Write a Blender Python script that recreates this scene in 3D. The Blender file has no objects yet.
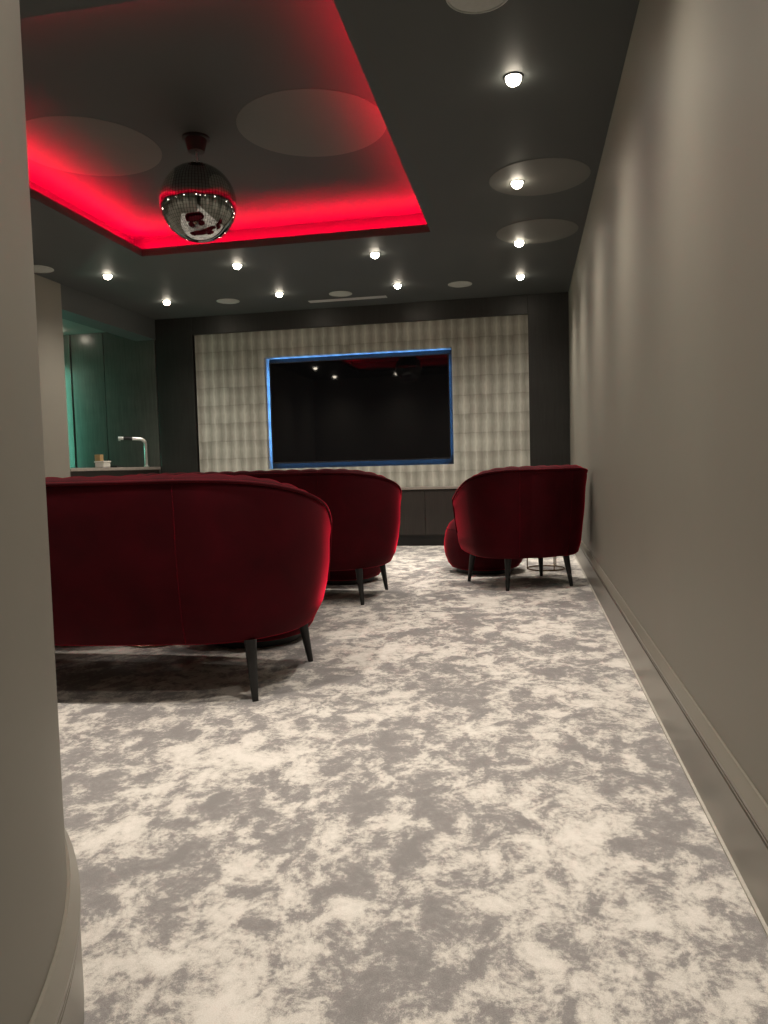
import bpy, bmesh, math, random
from mathutils import Vector, Matrix
sc = bpy.context.scene
COL = sc.collection
PI = math.pi
random.seed(7)

# ------------------------------------------------------------------ camera, world, exposure
F_PX, YAW, PITCH, ROLL, CAM_H = 753.4, -0.1887, -0.0616, -0.0269, 0.9474
def make_camera():
    cy, sy = math.cos(YAW), math.sin(YAW)
    f = Vector((sy*math.cos(PITCH), cy*math.cos(PITCH), math.sin(PITCH)))
    r = Vector((cy, -sy, 0)); u = r.cross(f)
    r2 = math.cos(ROLL)*r + math.sin(ROLL)*u
    u2 = -math.sin(ROLL)*r + math.cos(ROLL)*u
    cd = bpy.data.cameras.new('camera'); co = bpy.data.objects.new('camera', cd); COL.objects.link(co)
    m = Matrix(((r2.x, u2.x, -f.x, 0), (r2.y, u2.y, -f.y, 0), (r2.z, u2.z, -f.z, CAM_H), (0, 0, 0, 1)))
    co.matrix_world = m
    cd.sensor_fit = 'AUTO'; cd.sensor_width = 36.0; cd.lens = F_PX/1024*36.0
    cd.clip_start = 0.02; cd.clip_end = 60
    sc.camera = co
make_camera()
w = bpy.data.worlds.new('world'); sc.world = w; w.use_nodes = True
w.node_tree.nodes['Background'].inputs[0].default_value = (0.5, 0.5, 0.55, 1)
w.node_tree.nodes['Background'].inputs[1].default_value = 0.0
vs = sc.view_settings
sc.display_settings.display_device = 'sRGB'
vs.view_transform = 'Standard'; vs.look = 'None'; vs.gamma = 1.0; vs.use_curve_mapping = False
vs.exposure = 0.0
SPOT_W = 154.0          # each recessed downlight
SPOT_COL = (1.0, 0.915, 0.81)
SPILL = 0.16
LENS_EMIT = 45.0
RED_EMIT = 200.0
BLUE_EMIT = 34.0
TEAL_EMIT = 42.0

# ------------------------------------------------------------------ room numbers (metres)
XR, XL, YB, ZC = 0.477, -4.44, 8.66, 2.80          # right wall, left wall, screen wall, ceiling
YN = 1.85                                           # near wall of the room (left of the passage)
CX0, CX1, CY0, CY1, ZT = -3.23, -0.73, 2.86, 6.12, 3.0   # ceiling recess opening and its top
BH = 0.228
ZBAR = 2.69                                         # ceiling of the bar alcove
GX1, GX2 = -5.598, -5.15                             # seams of the bar panelling

# ------------------------------------------------------------------ materials
def new_mat(name):
    m = bpy.data.materials.new(name); m.use_nodes = True
    nt = m.node_tree; b = nt.nodes['Principled BSDF']
    return m, nt, b
def setp(b, **k):
    for a, v in k.items():
        n = a.replace('_', ' ')
        for q in b.inputs:
            if q.name.lower() == n.lower():
                q.default_value = v if not (isinstance(v, tuple) and len(v) == 3) else (*v, 1); break
def noise(nt, scale, detail=4, rough=.5, dist=0, vec=None):
    n = nt.nodes.new('ShaderNodeTexNoise')
    n.inputs['Scale'].default_value = scale; n.inputs['Detail'].default_value = detail
    n.inputs['Roughness'].default_value = rough; n.inputs['Distortion'].default_value = dist
    if vec is not None: nt.links.new(vec, n.inputs['Vector'])
    return n
def ramp(nt, fac, stops, interp='LINEAR'):
    r = nt.nodes.new('ShaderNodeValToRGB'); r.color_ramp.interpolation = interp
    el = r.color_ramp.elements
    while len(el) < len(stops): el.new(0.5)
    for e, (p, c) in zip(el, stops):
        e.position = p; e.color = (*c, 1) if len(c) == 3 else c
    nt.links.new(fac, r.inputs[0]); return r
def math_n(nt, op, a, b=None, clamp=False):
    n = nt.nodes.new('ShaderNodeMath'); n.operation = op; n.use_clamp = clamp
    for i, v in enumerate((a, b)):
        if v is None: continue
        if isinstance(v, (int, float)): n.inputs[i].default_value = v
        else: nt.links.new(v, n.inputs[i])
    return n.outputs[0]
def mixc(nt, fac, a, b, mode='MIX'):
    n = nt.nodes.new('ShaderNodeMix'); n.data_type = 'RGBA'; n.blend_type = mode
    for s, v in ((n.inputs[0], fac), (n.inputs[6], a), (n.inputs[7], b)):
        if isinstance(v, (int, float)): s.default_value = v
        elif isinstance(v, tuple): s.default_value = (*v, 1)
        else: nt.links.new(v, s)
    return n.outputs[2]
def bump(nt, b, h, strength=.3, dist=.01):
    n = nt.nodes.new('ShaderNodeBump'); n.inputs['Strength'].default_value = strength
    n.inputs['Distance'].default_value = dist
    nt.links.new(h, n.inputs['Height']); nt.links.new(n.outputs[0], b.inputs['Normal'])
def objco(nt): return nt.nodes.new('ShaderNodeTexCoord').outputs['Object']
def mapped(nt, sx, sy, sz, rot=0):
    mp = nt.nodes.new('ShaderNodeMapping'); mp.inputs['Scale'].default_value = (sx, sy, sz)
    mp.inputs['Rotation'].default_value = (0, 0, rot)
    nt.links.new(objco(nt), mp.inputs[0]); return mp.outputs[0]

def plain(name, col, rough=.5, metal=0.0, var=.08, scale=6.0, bmp=0.0, bscale=300.0, spec=.5, stretch=(1, 1, 1)):
    m, nt, b = new_mat(name)
    setp(b, roughness=rough, metallic=metal)
    b.inputs['Specular IOR Level'].default_value = spec
    n = noise(nt, scale, 5, .55, vec=mapped(nt, *stretch))
    lo = tuple(c*(1-var) for c in col); hi = tuple(min(1, c*(1+var)) for c in col)
    r = ramp(nt, n.outputs[0], [(.3, lo), (.7, hi)]); nt.links.new(r.outputs[0], b.inputs['Base Color'])
    if bmp:
        n2 = noise(nt, bscale, 3, vec=objco(nt)); bump(nt, b, n2.outputs[0], bmp, .002)
    return m
def emit(name, col, strength):
    m, nt, b = new_mat(name)
    setp(b, base_color=(.02, .02, .02))
    b.inputs['Emission Color'].default_value = (*col, 1); b.inputs['Emission Strength'].default_value = strength
    return m

def carpet_mat():
    m, nt, b = new_mat('carpet_viscose_pile')
    setp(b, roughness=.85); b.inputs['Specular IOR Level'].default_value = .15
    co = objco(nt)
    big = noise(nt, 2.3, 8, .66, .3, mapped(nt, 1.05, .95, 1, .5))
    mid = noise(nt, 8.6, 7, .70, .4, mapped(nt, 1.1, .85, 1, -.4))
    fine = noise(nt, 70, 3, .65, 0, co)
    frag = noise(nt, 25, 4, .65, .3, co)
    grain = noise(nt, 420, 2, .7, 0, co)
    f = math_n(nt, 'ADD', math_n(nt, 'MULTIPLY', big.outputs[0], .46), math_n(nt, 'MULTIPLY', mid.outputs[0], .54))
    f = math_n(nt, 'ADD', f, math_n(nt, 'MULTIPLY', math_n(nt, 'SUBTRACT', fine.outputs[0], .5), .15))
    f = math_n(nt, 'ADD', f, math_n(nt, 'MULTIPLY', math_n(nt, 'SUBTRACT', frag.outputs[0], .5), .16))
    f = math_n(nt, 'ADD', f, math_n(nt, 'MULTIPLY', math_n(nt, 'SUBTRACT', grain.outputs[0], .5), .05))
    r = ramp(nt, f, [(.415, (.215, .203, .196)), (.475, (.255, .24, .231)), (.505, (.40, .375, .345)), (.54, (.56, .525, .475)), (.61, (.66, .62, .565))])
    c = mixc(nt, .22, r.outputs[0], ramp(nt, grain.outputs[0], [(.35, (.25, .25, .25)), (.65, (.9, .9, .9))]).outputs[0], 'OVERLAY')
    nt.links.new(c, b.inputs['Base Color'])
    h = math_n(nt, 'ADD', math_n(nt, 'MULTIPLY', grain.outputs[0], .5), math_n(nt, 'MULTIPLY', f, 1.2))
    bump(nt, b, h, .35, .006)
    b.inputs['Sheen Weight'].default_value = .15; b.inputs['Sheen Roughness'].default_value = .4
    return m
def velvet_mat():
    m, nt, b = new_mat('red_velvet')
    setp(b, roughness=.8); b.inputs['Specular IOR Level'].default_value = .12
    n = noise(nt, 5, 5, .6, .4, objco(nt))
    r = ramp(nt, n.outputs[0], [(.3, (.032, .0003, .0022)), (.7, (.054, .0004, .0036))])
    nt.links.new(r.outputs[0], b.inputs['Base Color'])
    b.inputs['Sheen Weight'].default_value = 1.0; b.inputs['Sheen Roughness'].default_value = .25
    b.inputs['Sheen Tint'].default_value = (.95, .013, .055, 1)
    g = noise(nt, 260, 2, .6, 0, objco(nt)); bump(nt, b, g.outputs[0], .15, .002)
    return m
def wood_mat(name, col, rough=.38):
    m, nt, b = new_mat(name)
    setp(b, roughness=rough); b.inputs['Specular IOR Level'].default_value = .4
    n = noise(nt, 14, 6, .6, .5, mapped(nt, 3.5, 3.5, .22))
    n2 = noise(nt, 1.7, 3, .5, 0, mapped(nt, .6, .6, 2.2))
    f = math_n(nt, 'ADD', math_n(nt, 'MULTIPLY', n.outputs[0], .6), math_n(nt, 'MULTIPLY', n2.outputs[0], .4))
    r = ramp(nt, f, [(.35, tuple(c*.72 for c in col)), (.65, tuple(c*1.25 for c in col))])
    nt.links.new(r.outputs[0], b.inputs['Base Color'])
    bump(nt, b, n.outputs[0], .08, .002)
    return m
def wallpaper_mat():
    m, nt, b = new_mat('feather_block_wallpaper')
    setp(b, roughness=.62); b.inputs['Specular IOR Level'].default_value = .25
    sep = nt.nodes.new('ShaderNodeSeparateXYZ'); nt.links.new(objco(nt), sep.inputs[0])
    wob = noise(nt, 9, 4, .6, 0, objco(nt))
    wv = math_n(nt, 'MULTIPLY', math_n(nt, 'SUBTRACT', wob.outputs[0], .5), .35)
    u = math_n(nt, 'ADD', math_n(nt, 'DIVIDE', sep.outputs[0], .126), wv)
    v = math_n(nt, 'ADD', math_n(nt, 'DIVIDE', sep.outputs[2], .215), math_n(nt, 'MULTIPLY', wv, .35))
    fu = math_n(nt, 'ABSOLUTE', math_n(nt, 'SUBTRACT', math_n(nt, 'FRACT', math_n(nt, 'ADD', u, 40)), .5))   # 0 mid, .5 edge
    fv = math_n(nt, 'FRACT', math_n(nt, 'ADD', v, 40))
    quill = ramp(nt, fu, [(0, (1, 1, 1)), (.10, (.62, .62, .62)), (.5, (.05, .05, .05))])
    tip = ramp(nt, fv, [(0, (.0, .0, .0)), (.07, (.75, .75, .75)), (.55, (1, 1, 1)), (1, (.38, .38, .38))])
    streak = noise(nt, 30, 4, .6, 0, mapped(nt, 4, 4, .35))
    f = math_n(nt, 'ADD', math_n(nt, 'MULTIPLY', quill.outputs[0], .42), math_n(nt, 'MULTIPLY', tip.outputs[0], .27))
    f = math_n(nt, 'ADD', f, math_n(nt, 'MULTIPLY', streak.outputs[0], .36))
    wn = nt.nodes.new('ShaderNodeTexWhiteNoise'); wn.noise_dimensions = '2D'
    cb = nt.nodes.new('ShaderNodeCombineXYZ')
    nt.links.new(math_n(nt, 'FLOOR', math_n(nt, 'ADD', u, 40)), cb.inputs[0]); nt.links.new(math_n(nt, 'FLOOR', math_n(nt, 'ADD', v, 40)), cb.inputs[1])
    nt.links.new(cb.outputs[0], wn.inputs['Vector'])
    f = math_n(nt, 'ADD', f, math_n(nt, 'MULTIPLY', math_n(nt, 'SUBTRACT', wn.outputs['Value'], .5), .16))
    r = ramp(nt, f, [(.12, (.16, .155, .130)), (.48, (.295, .29, .248)), (.92, (.54, .535, .47))])
    nt.links.new(r.outputs[0], b.inputs['Base Color'])
    bump(nt, b, f, .25, .004)
    return m
def mirror_ball_mat():
    m, nt, b = new_mat('mirror_ball_tiles')
    setp(b, roughness=.06, metallic=1.0)
    uv = nt.nodes.new('ShaderNodeTexCoord').outputs['UV']
    br = nt.nodes.new('ShaderNodeTexBrick'); nt.links.new(uv, br.inputs['Vector'])
    br.offset = 0.0; br.inputs['Scale'].default_value = 1.0
    br.inputs['Mortar Size'].default_value = .0011; br.inputs['Brick Width'].default_value = 1/72; br.inputs['Row Height'].default_value = 1/36
    br.inputs['Color1'].default_value = (.55, .57, .56, 1); br.inputs['Color2'].default_value = (.47, .49, .48, 1)
    br.inputs['Mortar'].default_value = (.09, .09, .09, 1)
    nt.links.new(br.outputs['Color'], b.inputs['Base Color'])
    return m

M = {}
M['carpet'] = carpet_mat(); M['velvet'] = velvet_mat()
M['wall'] = plain('taupe_wall_paint', (.202, .188, .156), .55, var=.025, scale=2.0, bmp=.04, bscale=220, spec=.35)
M['skirting'] = plain('taupe_skirting_gloss', (.185, .170, .138), .32, var=.04, scale=4, spec=.5)
M['ceiling'] = plain('charcoal_ceiling_paint', (.077, .084, .082), .6, var=.03, scale=1.5, spec=.25)
M['disc'] = plain('painted_light_patch_grey', (.148, .15, .138), .6, var=.03, scale=3, spec=.25)  # paler grey that paints in the round patches of light overhead
M['grille'] = plain('grey_speaker_grille', (.42, .44, .41), .6, var=.05, scale=40, bmp=.3, bscale=420)
M['darkwood'] = wood_mat('dark_stained_panelling', (.021, .0205, .0185))
M['cabwood'] = wood_mat('dark_brown_cabinet_front', (.023, .019, .016), .45)
M['barwood'] = wood_mat('bar_cabinet_veneer', (.075, .074, .066), .3)
M['paper'] = wallpaper_mat()
M['black'] = plain('matt_black', (.004, .004, .004), .5, var=.1)
M['blackleg'] = plain('black_lacquered_wood', (.005, .0045, .0045), .5, var=.15, scale=20)
M['screen'] = plain('glossy_black_screen', (.004, .004, .005), .03, var=.02, spec=.3)
M['bezel'] = plain('black_bezel_plastic', (.010, .010, .011), .3, var=.05)
M['chrome'] = plain('brushed_chrome', (.90, .92, .90), .3, metal=1.0, var=.03, scale=40)
M['bronze'] = plain('bronze_metal', (.30, .21, .14), .25, metal=1.0, var=.06, scale=30)
M['white'] = plain('white_trim_metal', (.62, .60, .56), .4, var=.03)
M['vent'] = plain('grey_vent_metal', (.5, .51, .5), .45, var=.04)
M['worktop'] = plain('grey_stone_worktop', (.26, .23, .20), .3, var=.15, scale=25)
M['tub'] = plain('white_plastic_tub', (.60, .58, .52), .45, var=.06, scale=20)
M['card'] = plain('kraft_carton', (.52, .33, .15), .7, var=.12, scale=25)
M['caulk'] = plain('pale_carpet_edge', (.42, .39, .34), .6, var=.08, scale=40)
M['tile'] = mirror_ball_mat()
M['lens'] = emit('lit_lamp_lens', (1.0, .88, .70), LENS_EMIT)
M['red'] = emit('red_led', (1.0, .0, .028), RED_EMIT)
M['red_weak'] = emit('weaker_red_led', (1.0, .0, .028), RED_EMIT*.42)
M['blue'] = emit('blue_led', (.12, .38, 1.0), BLUE_EMIT)
M['teal'] = emit('teal_led', (.24, 1.0, .70), TEAL_EMIT)

# ------------------------------------------------------------------ builders
def link(name, bm, mat, parent=None, smooth=None, loc=(0, 0, 0), bevel=0.0):
    me = bpy.data.meshes.new(name)
    bmesh.ops.recalc_face_normals(bm, faces=bm.faces[:])
    bm.to_mesh(me); bm.free()
    me.materials.append(M[mat] if isinstance(mat, str) else mat)
    o = bpy.data.objects.new(name, me); COL.objects.link(o); o.location = loc
    if parent: o.parent = parent
    if smooth is not None:
        me.polygons.foreach_set('use_smooth', [True]*len(me.polygons))
        if smooth < 3: me.set_sharp_from_angle(angle=smooth)
    if bevel:
        md = o.modifiers.new('bevel', 'BEVEL'); md.width = bevel; md.segments = 2; md.limit_method = 'ANGLE'
    return o
def box(bm, x0, y0, z0, x1, y1, z1):
    v = [bm.verts.new(p) for p in ((x0, y0, z0), (x1, y0, z0), (x1, y1, z0), (x0, y1, z0), (x0, y0, z1), (x1, y0, z1), (x1, y1, z1), (x0, y1, z1))]
    for f in ((0, 3, 2, 1), (4, 5, 6, 7), (0, 1, 5, 4), (1, 2, 6, 5), (2, 3, 7, 6), (3, 0, 4, 7)): bm.faces.new([v[i] for i in f])
def boxes(*bs):
    bm = bmesh.new()
    for b in bs: box(bm, *b)
    return bm
def lathe(profile, seg=48, uv=False):
    bm = bmesh.new(); rings = []
    for r, z in profile:
        if r < 1e-6: rings.append([bm.verts.new((0, 0, z))])
        else: rings.append([bm.verts.new((r*math.cos(2*PI*k/seg), r*math.sin(2*PI*k/seg), z)) for k in range(seg)])
    for a, b in zip(rings, rings[1:]):
        for k in range(seg):
            k2 = (k+1) % seg
            if len(a) == 1 and len(b) == 1: continue
            if len(a) == 1: bm.faces.new((a[0], b[k], b[k2]))
            elif len(b) == 1: bm.faces.new((a[k], a[k2], b[0]))
            else: bm.faces.new((a[k], a[k2], b[k2], b[k]))
    return bm
def tube(bm, pts, rad, seg=10, closed=False):
    pts = [Vector(p) for p in pts]; n = len(pts); rings = []
    up = None
    for i in range(n):
        t = (pts[(i+1) % n]-pts[i-1]) if closed else (pts[min(i+1, n-1)]-pts[max(i-1, 0)])
        t.normalize()
        if up is None: up = Vector((0, 0, 1)) if abs(t.z) < .9 else Vector((1, 0, 0))
        a = t.cross(up)
        if a.length < 1e-5: a = t.cross(Vector((1, 0, 0)))
        a.normalize(); b = a.cross(t).normalized(); up = b
        r = rad[i] if isinstance(rad, (list, tuple)) else rad
        rings.append([bm.verts.new(pts[i]+a*r*math.cos(2*PI*k/seg)+b*r*math.sin(2*PI*k/seg)) for k in range(seg)])
    m = n if closed else n-1
    for i in range(m):
        A, B = rings[i], rings[(i+1) % n]
        for k in range(seg): bm.faces.new((A[k], A[(k+1) % seg], B[(k+1) % seg], B[k]))
    if not closed:
        bm.faces.new(rings[0][::-1]); bm.faces.new(rings[-1])
def struct(name, bm, mat, **k):
    o = link(name, bm, mat, **k); o['kind'] = 'structure'; return o
def tag(o, label, cat, group=None):
    o['label'] = label; o['category'] = cat
    if group: o['group'] = group
    return o
def thing(name, label, cat, loc=(0, 0, 0), rz=0, group=None):
    o = bpy.data.objects.new(name, None); COL.objects.link(o); o.empty_display_size = .1
    o.location = loc; o.rotation_euler = (0, 0, rz)
    return tag(o, label, cat, group)
def dup(root, loc, rz, label):
    c = root.copy(); COL.objects.link(c); c.location = loc; c.rotation_euler = (0, 0, rz); c['label'] = label
    for ch in list(root.children):
        d = ch.copy(); COL.objects.link(d); d.parent = c
        for g in list(ch.children):
            e = g.copy(); COL.objects.link(e); e.parent = d
    return c

# ------------------------------------------------------------------ room shell
struct('floor', boxes((-6.2, -2.2, -.1, XR+.15, YB+.3, 0)), 'carpet')
struct('wall_right', boxes((XR, -2.2, 0, XR+.15, YB+.3, ZC)), 'wall')
struct('wall_left', boxes((XL-.27, YN-.1, 0, XL, 6.76, ZC)), 'wall')
struct('wall_bulkhead', boxes((XL-.27, 6.76, 2.557, XL, YB, ZC)), 'ceiling')  # dark ceiling colour puts the shade on this beam into its paint
struct('wall_back', boxes((-4.74, YB+.20, 0, XR, YB+.30, ZC)), 'darkwood')
struct('wall_entry', boxes((-1.0, -2.2, 0, XR, -2.1, ZC)), 'wall')
# curved wall: passage side, quarter turn, near wall of the room
RC = 1.489; CC = (-2.06, .35)
def curve_plan(r, n=40):
    pts = [((CC[0]+r), -2.1)]
    for k in range(n+1):
        a = (PI/2)*k/n
        pts.append((CC[0]+r*math.cos(a), CC[1]+r*math.sin(a)))
    pts.append((XL, CC[1]+r))
    return pts
def extrude_wall(outer, inner, z0, z1):
    bm = bmesh.new(); n = len(outer)
    L = [[bm.verts.new((x, y, z)) for x, y in P] for P in (outer, inner) for z in (z0, z1)]
    ob, ot, ib, it = L
    for i in range(n-1):
        bm.faces.new((ob[i], ob[i+1], ot[i+1], ot[i])); bm.faces.new((ib[i+1], ib[i], it[i], it[i+1]))
        bm.faces.new((ot[i], ot[i+1], it[i+1], it[i])); bm.faces.new((ob[i+1], ob[i], ib[i], ib[i+1]))
    bm.faces.new((ob[0], ot[0], it[0], ib[0])); bm.faces.new((ob[-1], ib[-1], it[-1], ot[-1]))
    return bm
struct('wall_curved', extrude_wall(curve_plan(RC), curve_plan(RC-.12), 0, ZC), 'wall', smooth=.6)
# skirting boards: profile (out from wall, height)
SK = [(0, 0), (.018, 0), (.018, .164), (.0145, .167), (.0145, .173), (.020, .176), (.020, .180), (.017, .183), (.021, .187), (.021, .196), (.016, .206), (.010, .220), (.006, .228), (0, .228)]
def skirting(name, path, norms):
    bm = bmesh.new(); rows = []
    for (x, y), (nx, ny) in zip(path, norms):
        rows.append([bm.verts.new((x+nx*o, y+ny*o, z)) for o, z in SK])
    for a, b in zip(rows, rows[1:]):
        for k in range(len(SK)-1): bm.faces.new((a[k], b[k], b[k+1], a[k+1]))
    bm.faces.new(rows[0]); bm.faces.new(rows[-1][::-1])
    return struct(name, bm, 'skirting', smooth=.35)
skirting('baseboard_right', [(XR, -2.1), (XR, YB)], [(-1, 0)]*2)
cp = curve_plan(RC)
nr = [(1, 0)]+[(math.cos(PI/2*k/40), math.sin(PI/2*k/40)) for k in range(41)]+[(0, 1)]
skirting('baseboard_curved', cp, nr)
skirting('baseboard_left', [(XL, YN), (XL, 6.76)], [(1, 0)]*2)
struct('trim_1', boxes((XR-.026, -2.1, 0, XR-.018, YB, .007)), 'caulk')

# ceiling with the raised recess
zl = ZC+.042
u_ = .010
struct('ceiling', boxes((-6.2, -2.2, ZC, XR+.15, CY0, zl), (-6.2, CY1, ZC, XR+.15, YB+.3, zl),
                        (-6.2, CY0, ZC, CX0, CY1, zl), (CX1, CY0, ZC, XR+.15, CY1, zl),
                        (CX0-u_, CY0-u_, zl, CX1+u_, CY0, zl+.021), (CX0-u_, CY1, zl, CX1+u_, CY1+u_, zl+.021),
                        (CX0-u_, CY0, zl, CX0, CY1, zl+.021), (CX1, CY0, zl, CX1+u_, CY1, zl+.021)), 'ceiling')
g = .15
struct('ceiling_recess', boxes((CX0-g-.05, CY0-g-.05, ZT, CX1+g+.05, CY1+g+.05, ZT+.05),
       (CX0-g-.05, CY0-g-.05, zl, CX0-g, CY1+g+.05, ZT), (CX1+g, CY0-g-.05, zl, CX1+g+.05, CY1+g+.05, ZT),
       (CX0-g, CY0-g-.05, zl, CX1+g, CY0-g, ZT), (CX0-g, CY1+g, zl, CX1+g, CY1+g+.05, ZT)), 'ceiling')

# screen wall: dark timber surround, papered field with the recess for the screen
PX0, PX1, PZ0, PZ1 = -3.962, .036, .69, 2.587
TX0, TX1, TZ0, TZ1 = -3.065, -.8245, .943, 2.272
struct('trim_2', boxes((XL, YB, 0, PX0, YB+.2, ZC)), 'darkwood', bevel=.004)
struct('trim_3', boxes((PX1, YB, 0, XR, YB+.2, ZC)), 'darkwood', bevel=.004)
struct('trim_4', boxes((PX0, YB, PZ1, PX1, YB+.2, ZC)), 'darkwood', bevel=.004)
yp = YB+.025
struct('wall_screen', boxes((PX0+.018, yp, PZ0, TX0, YB+.2, PZ1), (TX1, yp, PZ0, PX1, YB+.2, PZ1),
                            (TX0, yp, PZ0, TX1, YB+.2, TZ0), (TX0, yp, TZ1, TX1, YB+.2, PZ1)), 'paper')
# bar opening shell
struct('ceiling_bar', boxes((-6.1, 5.4, ZBAR, XL-.27, YB+.2, ZBAR+.05)), plain('bar_ceiling_paint', (.17, .17, .155), .6, var=.03))
struct('wall_bar', boxes((-6.1, 5.4, 0, -6.0, YB+.2, ZBAR), (-6.0, 5.4, 0, XL-.27, 5.5, ZBAR)), 'darkwood')
struct('wall_rear', boxes((-6.0, YB+.02, 0, XL, YB+.2, ZC)), 'darkwood')

# ------------------------------------------------------------------ seating
def u_path(hw, yb, yf, rc, bow, step=.022):
    """outer plan of a barrel back: from right arm front round the back to the left arm front"""
    pts = []
    n = 400
    # right side straight
    P = [(hw-.035, yf), (hw-.012, yf-.16), (hw, yf-.34)]
    ys = yb+rc
    raw = []
    for k in range(31):
        t = k/30; y = yf+(ys-yf)*t
        raw.append((hw-.05*(1-t)**1.6, y))
    for k in range(1, 41):
        a = (PI/2)*k/40
        raw.append((hw-rc+rc*math.cos(a), ys-rc*math.sin(a)))
    x1 = hw-rc
    for k in range(1, 41):
        t = k/40; x = x1*(1-t)
        raw.append((x, yb-bow*(1-(x/max(x1, 1e-6))**2)))
    full = raw+[(-x, y) for x, y in raw[-2::-1]]
    # resample
    L = [0]
    for a, b in zip(full, full[1:]): L.append(L[-1]+math.hypot(b[0]-a[0], b[1]-a[1]))
    m = int(L[-1]/step); out = []; j = 0
    for i in range(m+1):
        s = L[-1]*i/m
        while j < len(full)-2 and L[j+1] < s: j += 1
        t = (s-L[j])/max(L[j+1]-L[j], 1e-9)
        out.append(Vector((full[j][0]+(full[j+1][0]-full[j][0])*t, full[j][1]+(full[j+1][1]-full[j][1])*t, 0)))
    return out, L[-1]
def make_seat(root, hw, yb, yf, rc, bow, hb, ha, legs, zb=.24, th=.135, splay=.05, chan=.115, lean=.02, tap=.085, seams=(.32, .68)):
    path, length = u_path(hw, yb, yf, rc, bow)
    n = len(path)
    nor = []
    for i in range(n):
        t = (path[min(i+1, n-1)]-path[max(i-1, 0)]).normalized()
        nor.append(Vector((-t.y, t.x, 0)))
    if nor[n//2].y > 0: nor = [-q for q in nor]
    y0 = min(p.y for p in path)
    def height(p):
        t = max(0, min(1, (p.y-(y0+.06))/(yf-(y0+.06))))
        return hb-(hb-ha)*(t**1.35)
    def section(i, shrink=1.0):
        p, nn, h = path[i], nor[i], height(path[i])
        s = length*i/(n-1)
        tuft = abs(math.sin(PI*s/chan))**.7
        ti = .022*tuft; tt = .008*tuft
        H = h-zb
        prof = [(-tap, zb), (-tap*.73, zb+.012), (-tap*.35, zb+.14*H), (-.006, zb+.34*H), (.004+lean*.2, zb+.55*H), (lean*.6, zb+.78*H), (lean, h-.055), (lean-.004, h-.030),
                (lean-.018, h-.012+tt*.3), (lean-.045, h+tt), (lean-.080, h-.004+tt), (lean-.110-ti*.5, h-.030), (lean-.122-ti, h-.075), (-th-ti, zb+.62*H), (-th-ti*.8, zb+.35*H), (-th, zb)]
        c = Vector((sum(q[0] for q in prof)/len(prof), sum(q[1] for q in prof)/len(prof)))
        return [p+nn*(c.x+(o-c.x)*shrink)+Vector((0, 0, c.y+(z-c.y)*(1-(1-shrink)*.35))) for o, z in prof]
    bm = bmesh.new(); rows = []
    fwd = Vector((0, 1, 0))
    def addrow(pts): rows.append([bm.verts.new(q) for q in pts])
    addrow([q+fwd*.045 for q in section(0, .45)]); addrow([q+fwd*.038 for q in section(0, .75)]); addrow([q+fwd*.020 for q in section(0, .93)])
    for i in range(n): addrow(section(i))
    addrow([q+fwd*.020 for q in section(n-1, .93)]); addrow([q+fwd*.038 for q in section(n-1, .75)]); addrow([q+fwd*.045 for q in section(n-1, .45)])
    k = len(rows[0])
    for a, b in zip(rows, rows[1:]):
        for j in range(k): bm.faces.new((a[j], a[(j+1) % k], b[(j+1) % k], b[j]))
    bm.faces.new(rows[0]); bm.faces.new(rows[-1][::-1])
    shell = link('backrest', bm, 'velvet', root, smooth=PI)
    # welt along the outer top edge
    bm = bmesh.new()
    pts = []
    for i in range(0, n):
        h = height(path[i]); pts.append(path[i]+nor[i]*(lean-.001)+Vector((0, 0, h-.022)))
    s0, s1 = section(0), section(n-1)
    pts = [s0[3]+fwd*.012, s0[5]+fwd*.012]+pts+[s1[5]+fwd*.012, s1[3]+fwd*.012]
    tube(bm, pts, .0075, 8)
    link('piping', bm, 'velvet', shell, smooth=PI)
    # seams down the outside of the back
    for frac in seams:
        i = int(n*frac); bm = bmesh.new(); q = section(i)
        tube(bm, [v+nor[i]*.001 for v in q[1:9]], .0018, 6)
        link('seam', bm, 'velvet', shell, smooth=PI)
    # seat base and cushion
    inner = [path[i]+nor[i]*(-th+.004) for i in range(0, n, 3)]
    xin = abs(inner[0].x)
    front = []
    for q in range(1, 24):
        t = q/24; x = -xin+2*xin*t
        front.append(Vector((x, yf+.005+.05*(1-(2*t-1)**4), 0)))
    ring = inner+front
    cen = sum(ring, Vector())/len(ring)
    def layered(levels):
        bm = bmesh.new(); R = []
        for ins, z in levels:
            R.append([bm.verts.new(Vector((p.x, p.y, 0))+(cen-p).normalized()*ins+Vector((0, 0, z))) for p in ring])
        for a, b in zip(R, R[1:]):
            for j in range(len(ring)): bm.faces.new((a[j], a[(j+1) % len(ring)], b[(j+1) % len(ring)], b[j]))
        bm.faces.new(R[0][::-1]); bm.faces.new(R[-1]); return bm
    link('seat_base', layered([(.05, zb-.006), (.012, zb+.004), (.004, zb+.02), (.004, zb+.075), (.012, zb+.085)]), 'velvet', root, smooth=.9)
    link('seat_cushion', layered([(.03, zb+.085), (.012, zb+.095), (.004, zb+.12), (.004, zb+.17), (.014, zb+.195), (.04, zb+.21), (.12, zb+.218)]), 'velvet', root, smooth=.9)
    for (lx, ly) in legs:
        bm = bmesh.new()
        d = Vector((math.copysign(1, lx)*.7, math.copysign(1, ly), 0)).normalized()*splay
        tube(bm, [Vector((lx, ly, 0)), Vector((lx, ly, 0))-d*.06+Vector((0, 0, .012)), Vector((lx, ly, 0))-d+Vector((0, 0, zb+.004))], [.0125, .0135, .026], 16)
        link('leg', bm, 'blackleg', root, smooth=.8)

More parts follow.
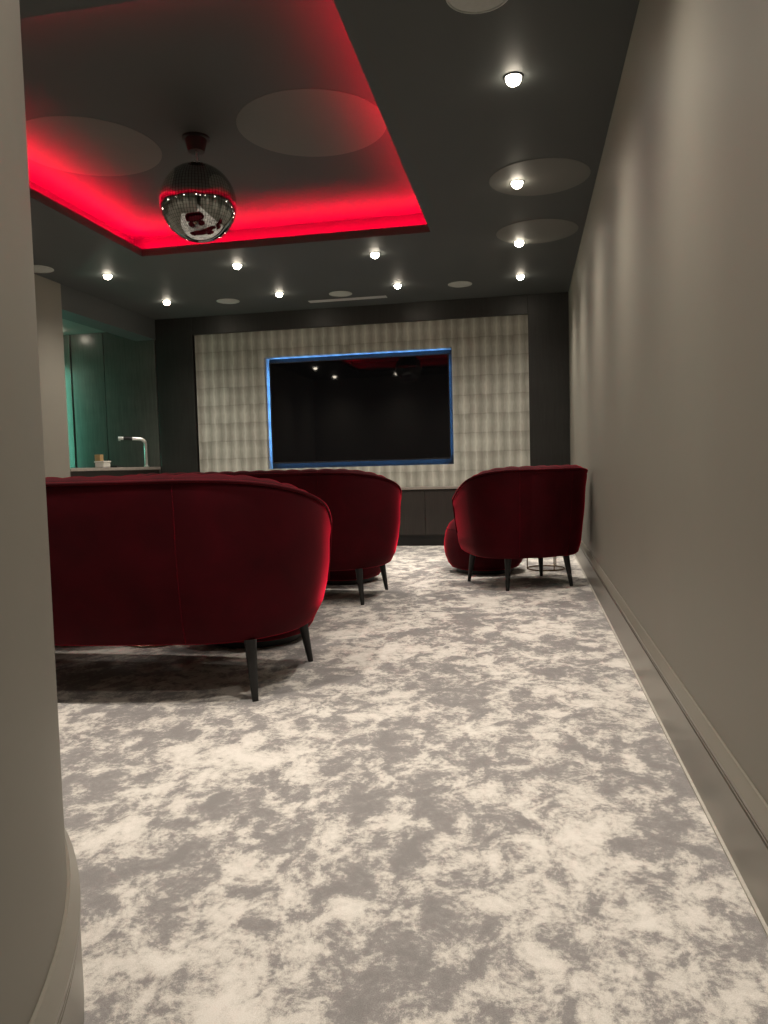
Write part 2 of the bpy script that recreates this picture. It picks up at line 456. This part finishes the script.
SOFA_X = -1.95
SHW, SYB, SYF = 1.04, -.40, .40
sofa = thing('sofa', 'long curved-back red velvet sofa nearest the camera, seen from behind', 'sofa', (SOFA_X, 3.135, 0), 0, 'red velvet sofas in rows')
make_seat(sofa, SHW, SYB, SYF, .50, .05, .93, .70, [(.845, -.262), (-.845, -.262), (.895, .372), (-.895, .372)])
dup(sofa, (SOFA_X-.01, 5.235, 0), 0, 'red velvet sofa in the second row, partly hidden behind the nearest sofa')
arm = thing('armchair', 'red velvet barrel armchair on black legs beside the right wall', 'armchair', (-.045, 5.94, 0), math.radians(27))
make_seat(arm, .455, -.39, .345, .34, .03, .91, .68, [(.265, -.28), (-.265, -.28), (.31, .28), (-.335, .28)], lean=.03, splay=.045, tap=.055, seams=(.40, .60))

def make_pouf(label, loc, group):
    p = thing('pouf', label, 'pouf', loc, 0, group)
    prof = [(0, .03), (.24, .03), (.275, .04), (.305, .075), (.327, .13), (.336, .19), (.333, .25), (.318, .315), (.290, .37), (.245, .405), (.18, .425), (.09, .434), (0, .436)]
    prof = [(r_*1.06, z_*1.15) for r_, z_ in prof]
    sb = link('cushion_body', lathe(prof, 56), 'velvet', p, smooth=PI)
    bm = bmesh.new(); tube(bm, [(.327*math.cos(2*PI*k/56), .327*math.sin(2*PI*k/56), .385) for k in range(56)], .003, 6, True)
    link('piping', bm, 'velvet', sb, smooth=PI)
    link('base', lathe([(0, 0), (.245, 0), (.25, .004), (.25, .034), (0, .034)], 48), 'black', p, smooth=.6)
    return p
pf = make_pouf('round red velvet pouf in front of the armchair near the right wall', (-.375, 6.64, 0), 'red velvet poufs')
dup(pf, (-1.51, 3.975, 0), 0, 'round red pouf glimpsed under the right end of the nearest sofa')
dup(pf, (-2.61, 3.975, 0), 0, 'round red pouf behind the middle of the nearest sofa, by the curved wall')
dup(pf, (-1.51, 6.075, 0), 0, 'round red pouf glimpsed under the right end of the second-row sofa')

def make_table(label, loc, rz, rad):
    t = thing('side_table', label, 'side table', loc, rz, 'slim bronze side tables')
    bm = bmesh.new(); tube(bm, [(rad*math.cos(2*PI*k/48), rad*math.sin(2*PI*k/48), .006) for k in range(48)], .006, 8, True)
    link('base_ring', bm, 'bronze', t, smooth=PI)
    for k in range(3):
        a = 2*PI*k/3; bm = bmesh.new()
        tube(bm, [(rad*math.cos(a), rad*math.sin(a), .006), (rad*math.cos(a), rad*math.sin(a), .488)], .0055, 10)
        link('leg', bm, 'bronze', t, smooth=.9)
    link('table_top', lathe([(0, .486), (rad+.004, .486), (rad+.012, .49), (rad+.012, .512), (rad+.006, .514), (rad+.004, .498), (0, .498)], 56), 'bronze', t, smooth=.6)
    return t
tb = make_table('slim bronze side table on a ring base behind the armchair', (.15, 6.75, 0), math.radians(55), .16)
dup(tb, (-2.06, 3.86, 0), math.radians(80), 'slim bronze side table whose ring base shows under the nearest sofa')

# ------------------------------------------------------------------ television and low cabinets
ty = YB+.085
tv = thing('television', 'large black flat television set in the blue-lit wall recess', 'television', ((TX0+TX1)/2, ty, (TZ0+TZ1)/2))
tw, tht = (TX1-TX0)/2-.038, (TZ1-TZ0)/2-.058
link('screen', boxes((-tw+.012, -.004, -tht+.016, tw-.012, .006, tht-.012)), 'screen', tv)
link('bezel', boxes((-tw, -.008, -tht, -tw+.012, .03, tht), (tw-.012, -.008, -tht, tw, .03, tht), (-tw+.012, -.008, tht-.012, tw-.012, .03, tht), (-tw+.012, -.008, -tht, tw-.012, .03, -tht+.016)), 'bezel', tv, bevel=.002)
link('rear_housing', boxes((-tw+.02, .006, -tht+.02, tw-.02, .04, tht-.02), (-.5, .04, -.35, .5, .09, .35)), 'bezel', tv)
yl, ins = ty+.045, .04
gx, gz = .038+ins, .058+ins
for nm, b in (('top', (TX0+gx, yl, TZ1-gz, TX1-gx, yl+.014, TZ1-gz+.01)), ('bottom', (TX0+gx, yl, TZ0+gz-.01, TX1-gx, yl+.014, TZ0+gz)),
              ('left', (TX0+gx-.01, yl, TZ0+gz+.01, TX0+gx, yl+.014, TZ1-gz-.01)), ('right', (TX1-gx, yl, TZ0+gz+.01, TX1-gx+.01, yl+.014, TZ1-gz-.01))):
    tag(link('led_strip', boxes(b), 'blue'), 'blue light strip along the %s edge of the television recess' % nm, 'led strip', 'blue strips behind the television')
shelf = tag(link('shelf', boxes((PX0+.002, YB-.035, .66, PX1-.002, YB+.2, .688)), 'worktop', bevel=.003), 'long pale ledge running under the patterned wallpaper', 'shelf')
cw = (PX1-PX0)/5
where = ['at the far left end of the row', 'second from the left of the row', 'mid-row under the television', 'fourth from the left, left of the armchair', 'at the right end of the row behind the armchair']
for k in range(5):
    c = thing('low_cabinet', 'low dark cabinet below the ledge, '+where[k], 'cabinet', (PX0+cw*(k+.5), YB, 0), 0, 'low cabinets below the screen')
    link('body', boxes((-cw/2+.002, 0, .12, cw/2-.002, .19, .657)), 'cabwood', c)
    link('plinth', boxes((-cw/2+.002, .03, 0, cw/2-.002, .19, .12)), 'black', c)
    for s in (-1, 1):
        x0, x1 = (-cw/2+.004, -.002) if s < 0 else (.002, cw/2-.004)
        link('door', boxes((x0, -.02, .135, x1, 0, .652)), 'cabwood', c, bevel=.002)

# ------------------------------------------------------------------ ceiling fittings
def beam_profile(L):
    """a reflector lamp: a tight core and a weak wide spill, by angle off the beam axis"""
    L.use_nodes = True; nt = L.node_tree
    em = nt.nodes['Emission']
    tc = nt.nodes.new('ShaderNodeTexCoord'); sp = nt.nodes.new('ShaderNodeSeparateXYZ'); nt.links.new(tc.outputs['Normal'], sp.inputs[0])
    c = math_n(nt, 'ABSOLUTE', sp.outputs[2])
    f = math_n(nt, 'ADD', math_n(nt, 'MULTIPLY', math_n(nt, 'POWER', c, 5.0), .87), math_n(nt, 'MULTIPLY', math_n(nt, 'POWER', c, 1.2), SPILL))
    nt.links.new(f, em.inputs['Strength'])
def downlight(x, y, label, z=ZC, watts=SPOT_W, col=SPOT_COL, size=150, group='recessed ceiling downlights', lens='lens'):
    d = thing('downlight', label, 'downlight', (x, y, z), 0, group)
    link('trim_ring', lathe([(.036, .0), (.046, .0), (.048, -.003), (.046, -.006), (.040, -.006), (.036, -.002), (.036, 0)], 32), 'black', d, smooth=.7)
    link('lens', lathe([(0, -.042), (.014, -.040), (.026, -.033), (.034, -.022), (.037, -.011), (.036, -.001), (.036, 0), (0, 0)], 32), lens, d, smooth=.8)
    L = bpy.data.lights.new('lamp', 'SPOT'); L.energy = watts; L.color = col; L.spot_size = math.radians(size); L.spot_blend = 1.0; L.shadow_soft_size = .03
    beam_profile(L)
    lo = bpy.data.objects.new('lamp', L); COL.objects.link(lo); lo.parent = d; lo.location = (0, 0, -.078)
    return d
XS = [-3.8365, -2.5518, -1.2778, -.036]; R1, R2 = 6.592, 7.775
coln = ['far left', 'second from the left', 'third from the left', 'rightmost']
for x, n in zip(XS, coln):
    downlight(x, R2, 'lit recessed ceiling downlight, %s of the row nearest the screen wall' % n)
for x, n in zip(XS, coln):
    downlight(x, R1, 'lit recessed ceiling downlight, %s of the row just beyond the red recess' % n)
downlight(XS[3], 5.205, 'lit downlight inside the larger painted light patch nearer the camera along the right wall')
downlight(XS[3], 3.814, 'largest bright downlight near the top of the picture by the right wall')
downlight(XS[3], 2.42, 'ceiling downlight over the end of the passage, out of the picture above')
downlight(XS[3], 1.05, 'ceiling downlight over the passage, out of the picture above')
for x, n in ((XS[0], 'left corner'), (XS[1], 'left half'), (XS[2], 'right half')):
    downlight(x, 2.38, 'ceiling downlight by the near edge of the red recess, %s, out of the picture' % n)
for y, n in ((5.205, 'middle'), (3.814, 'near end')):
    downlight(XS[0], y, 'ceiling downlight left of the red recess by its %s, hidden by the curved wall' % n)
downlight(-5.57, 8.36, 'small downlight inside the bar alcove, hidden by the left wall', ZBAR, 30, SPOT_COL, 110, 'recessed ceiling downlights')

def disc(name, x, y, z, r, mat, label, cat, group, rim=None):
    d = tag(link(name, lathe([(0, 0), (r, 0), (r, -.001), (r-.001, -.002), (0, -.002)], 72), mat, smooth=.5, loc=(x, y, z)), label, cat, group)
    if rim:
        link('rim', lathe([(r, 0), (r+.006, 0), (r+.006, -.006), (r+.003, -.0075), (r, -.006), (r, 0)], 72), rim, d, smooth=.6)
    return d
for x, y, lab in ((-.16, 3.12, 'round grey ceiling speaker cut by the top edge of the picture'), (-.652, 7.943, 'round grey ceiling speaker near the right wall, right of the linear vent'),
                  (-1.936, 7.99, 'round grey ceiling speaker just beside the linear vent'), (-3.204, 7.963, 'round grey ceiling speaker left of the linear vent, above the wallpaper'),
                  (-4.30, 6.22, 'round grey ceiling speaker at the left edge by the bar bulkhead')):
    disc('ceiling_speaker', x, y, ZC, .125 if y < 7 else .118, 'grille', lab, 'speaker', 'round ceiling speakers', 'grille')
for x, y, z, r, lab in ((.107, 5.17, ZC, .325, 'large round light patch painted as a pale ceiling disc by the right wall, nearer the camera'), (.107, 6.35, ZC, .325, 'large round light patch painted as a pale ceiling disc by the right wall, farther away'),
                        (-1.24, 4.52, ZT, .45, 'large faint round light patch painted in the red recess, right of the mirror ball'), (-2.70, 4.48, ZT, .45, 'large faint round light patch painted in the red recess, left of the mirror ball')):
    disc('ceiling_light_patch', x, y, z, r, 'disc', lab, 'painted light patch', 'large round light patches painted on the ceiling')  # thin pale discs stand in for light patches on the ceiling
v = thing('linear_vent', 'long narrow grey air vent in the ceiling before the screen wall', 'vent', (-1.925, 8.27, ZC), 0)
link('frame', boxes((-.44, -.045, -.006, .44, -.030, 0), (-.44, .030, -.006, .44, .045, 0), (-.44, -.03, -.006, -.425, .03, 0), (.425, -.03, -.006, .44, .03, 0)), 'vent', v)
for k in range(3): link('slat', boxes((-.425, -.026+.02*k, -.005, .425, -.014+.02*k, 0)), 'vent', v)

# mirror ball
MB = (-1.98, 4.5)
ball = thing('mirror_ball', 'silver mirrored disco ball hanging in the red-lit ceiling recess', 'mirror ball', (MB[0], MB[1], ZT), 0)
link('motor_mount', lathe([(0, 0), (.085, 0), (.085, -.012), (.068, -.016), (.060, -.05), (.050, -.085), (0, -.085)], 32), 'black', ball, smooth=.6)
bm = bmesh.new(); tube(bm, [(0, 0, -.08), (0, 0, -.165)], .006, 8); link('hanging_rod', bm, 'chrome', ball, smooth=.8)
bm = bmesh.new(); uvl = bm.loops.layers.uv.new('UVMap'); NU, NV, RB = 72, 36, .234
for i in range(NV):
    for j in range(NU):
        q = []
        for di, dj in ((0, 0), (0, 1), (1, 1), (1, 0)):
            th_, ph = PI*(i+di)/NV, 2*PI*(j+dj)/NU
            q.append((Vector((RB*math.sin(th_)*math.cos(ph), RB*math.sin(th_)*math.sin(ph), RB*math.cos(th_))), ((j+dj)/NU, 1-(i+di)/NV)))
        f = bm.faces.new([bm.verts.new(p) for p, _ in q])
        for l, (_, t) in zip(f.loops, q): l[uvl].uv = t
bmesh.ops.remove_doubles(bm, verts=bm.verts[:], dist=1e-5)
link('ball', bm, 'tile', ball, smooth=PI, loc=(0, 0, -.394))
link('top_cap', lathe([(0, -.152), (.03, -.152), (.034, -.156), (.034, -.170), (0, -.170)], 24), 'chrome', ball, smooth=.6)

# red light strips lying on the ledge of the recess
e = .072
for nm, b in (('far', (CX0-e, CY1+e-.02, zl, CX1+e, CY1+e, zl+.010)), ('near', (CX0-e, CY0-e, zl, CX1+e, CY0-e+.02, zl+.010)),
              ('left', (CX0-e, CY0-e+.03, zl, CX0-e+.02, CY1+e-.03, zl+.010)), ('right', (CX1+e-.02, CY0-e+.03, zl, CX1+e, CY1+e-.03, zl+.010))):
    tag(link('led_strip', boxes(b), 'red_weak' if nm in ('near', 'right') else 'red'), 'red light strip hidden along the %s side of the ceiling recess' % nm, 'led strip', 'red strips round the ceiling recess')

# ------------------------------------------------------------------ bar
for x0, x1, lab in ((GX2+.006, XL-.02, 'wide dark bar panel on the rear wall, behind the tap'), (GX1+.012, GX2-.002, 'dark bar panel on the rear wall behind the white tub, between two seams'),
                    (GX1-.55, GX1-.012, 'dark bar panel at the far left of the alcove, brightest teal')):
    c = thing('wall_panel', lab, 'wall panel', ((x0+x1)/2, YB+.02, 0), 0, 'tall timber panels in the bar')
    hw_ = (x1-x0)/2
    link('board', boxes((-hw_, -.02, .10, hw_, 0, ZBAR-.003)), 'barwood', c, bevel=.002)
    link('plinth', boxes((-hw_, -.012, 0, hw_, 0, .10)), 'black', c)
bar = thing('bar_counter', 'dark bar counter with a thin grey worktop in the left opening', 'counter', (XL-.29, 7.70, 0), 0)
link('worktop', boxes((-.29, -.935, .972, .295, .93, 1.006)), 'worktop', bar, bevel=.003)
link('front_panel', boxes((-.27, -.93, 0, .275, .92, .972)), 'cabwood', bar)
tap = thing('tap', 'tall chrome swan-neck tap standing on the bar counter', 'tap', (-4.51, 8.42, 1.006), 0)
dx, dy = -.85, -.52
bm = bmesh.new(); P = [(0, 0, .0), (0, 0, .27)]
for k in range(1, 9):
    a = PI/2*k/8; P.append((dx*.07*(1-math.cos(a)), dy*.07*(1-math.cos(a)), .27+.07*math.sin(a)))
P += [(dx*.31, dy*.31, .352)]
tube(bm, P, .021, 14); link('spout', bm, 'chrome', tap, smooth=.9)
link('base_collar', lathe([(0, 0), (.03, 0), (.03, .012), (.019, .02), (0, .02)], 24), 'chrome', tap, smooth=.6)
bm = bmesh.new(); tube(bm, [(dx*.15, dy*.15, .345), (dx*.25, dy*.25, .350)], 0.0225, 14); link('grip_band', bm, 'black', tap, smooth=.9)
bm = bmesh.new(); tube(bm, [(dx*.295, dy*.295, .352), (dx*.298, dy*.298, .318)], .014, 14); link('nozzle', bm, 'chrome', tap, smooth=.9)
tub = thing('tub', 'small white open tub on the bar counter left of the tap', 'tub', (-4.58, 7.58, 1.006), 0)
link('body', boxes((-.055, -.07, 0, .055, .07, .07)), 'tub', tub, bevel=.012)
link('rim', boxes((-.060, -.075, .058, .060, .075, .073)), 'tub', tub, bevel=.004)
tag(link('carton', boxes((-.035, -.035, 0, .035, .035, .155)), 'card', loc=(-4.84, 7.94, 1.006), bevel=.004), 'small tan carton standing behind the white tub on the counter', 'carton')
tag(link('napkin_holder', boxes((-.05, -.06, 0, .05, .06, .012), (-.05, -.06, .012, .05, -.05, .022)), 'black', loc=(-4.55, 7.79, 1.006), bevel=.002), 'flat black tray on the counter between tub and tap', 'tray')
tag(link('led_strip', boxes((-5.99, 8.2, .9, -5.97, 8.23, 2.3)), 'teal'), 'teal light strip inside the bar alcove behind the left wall', 'led strip')
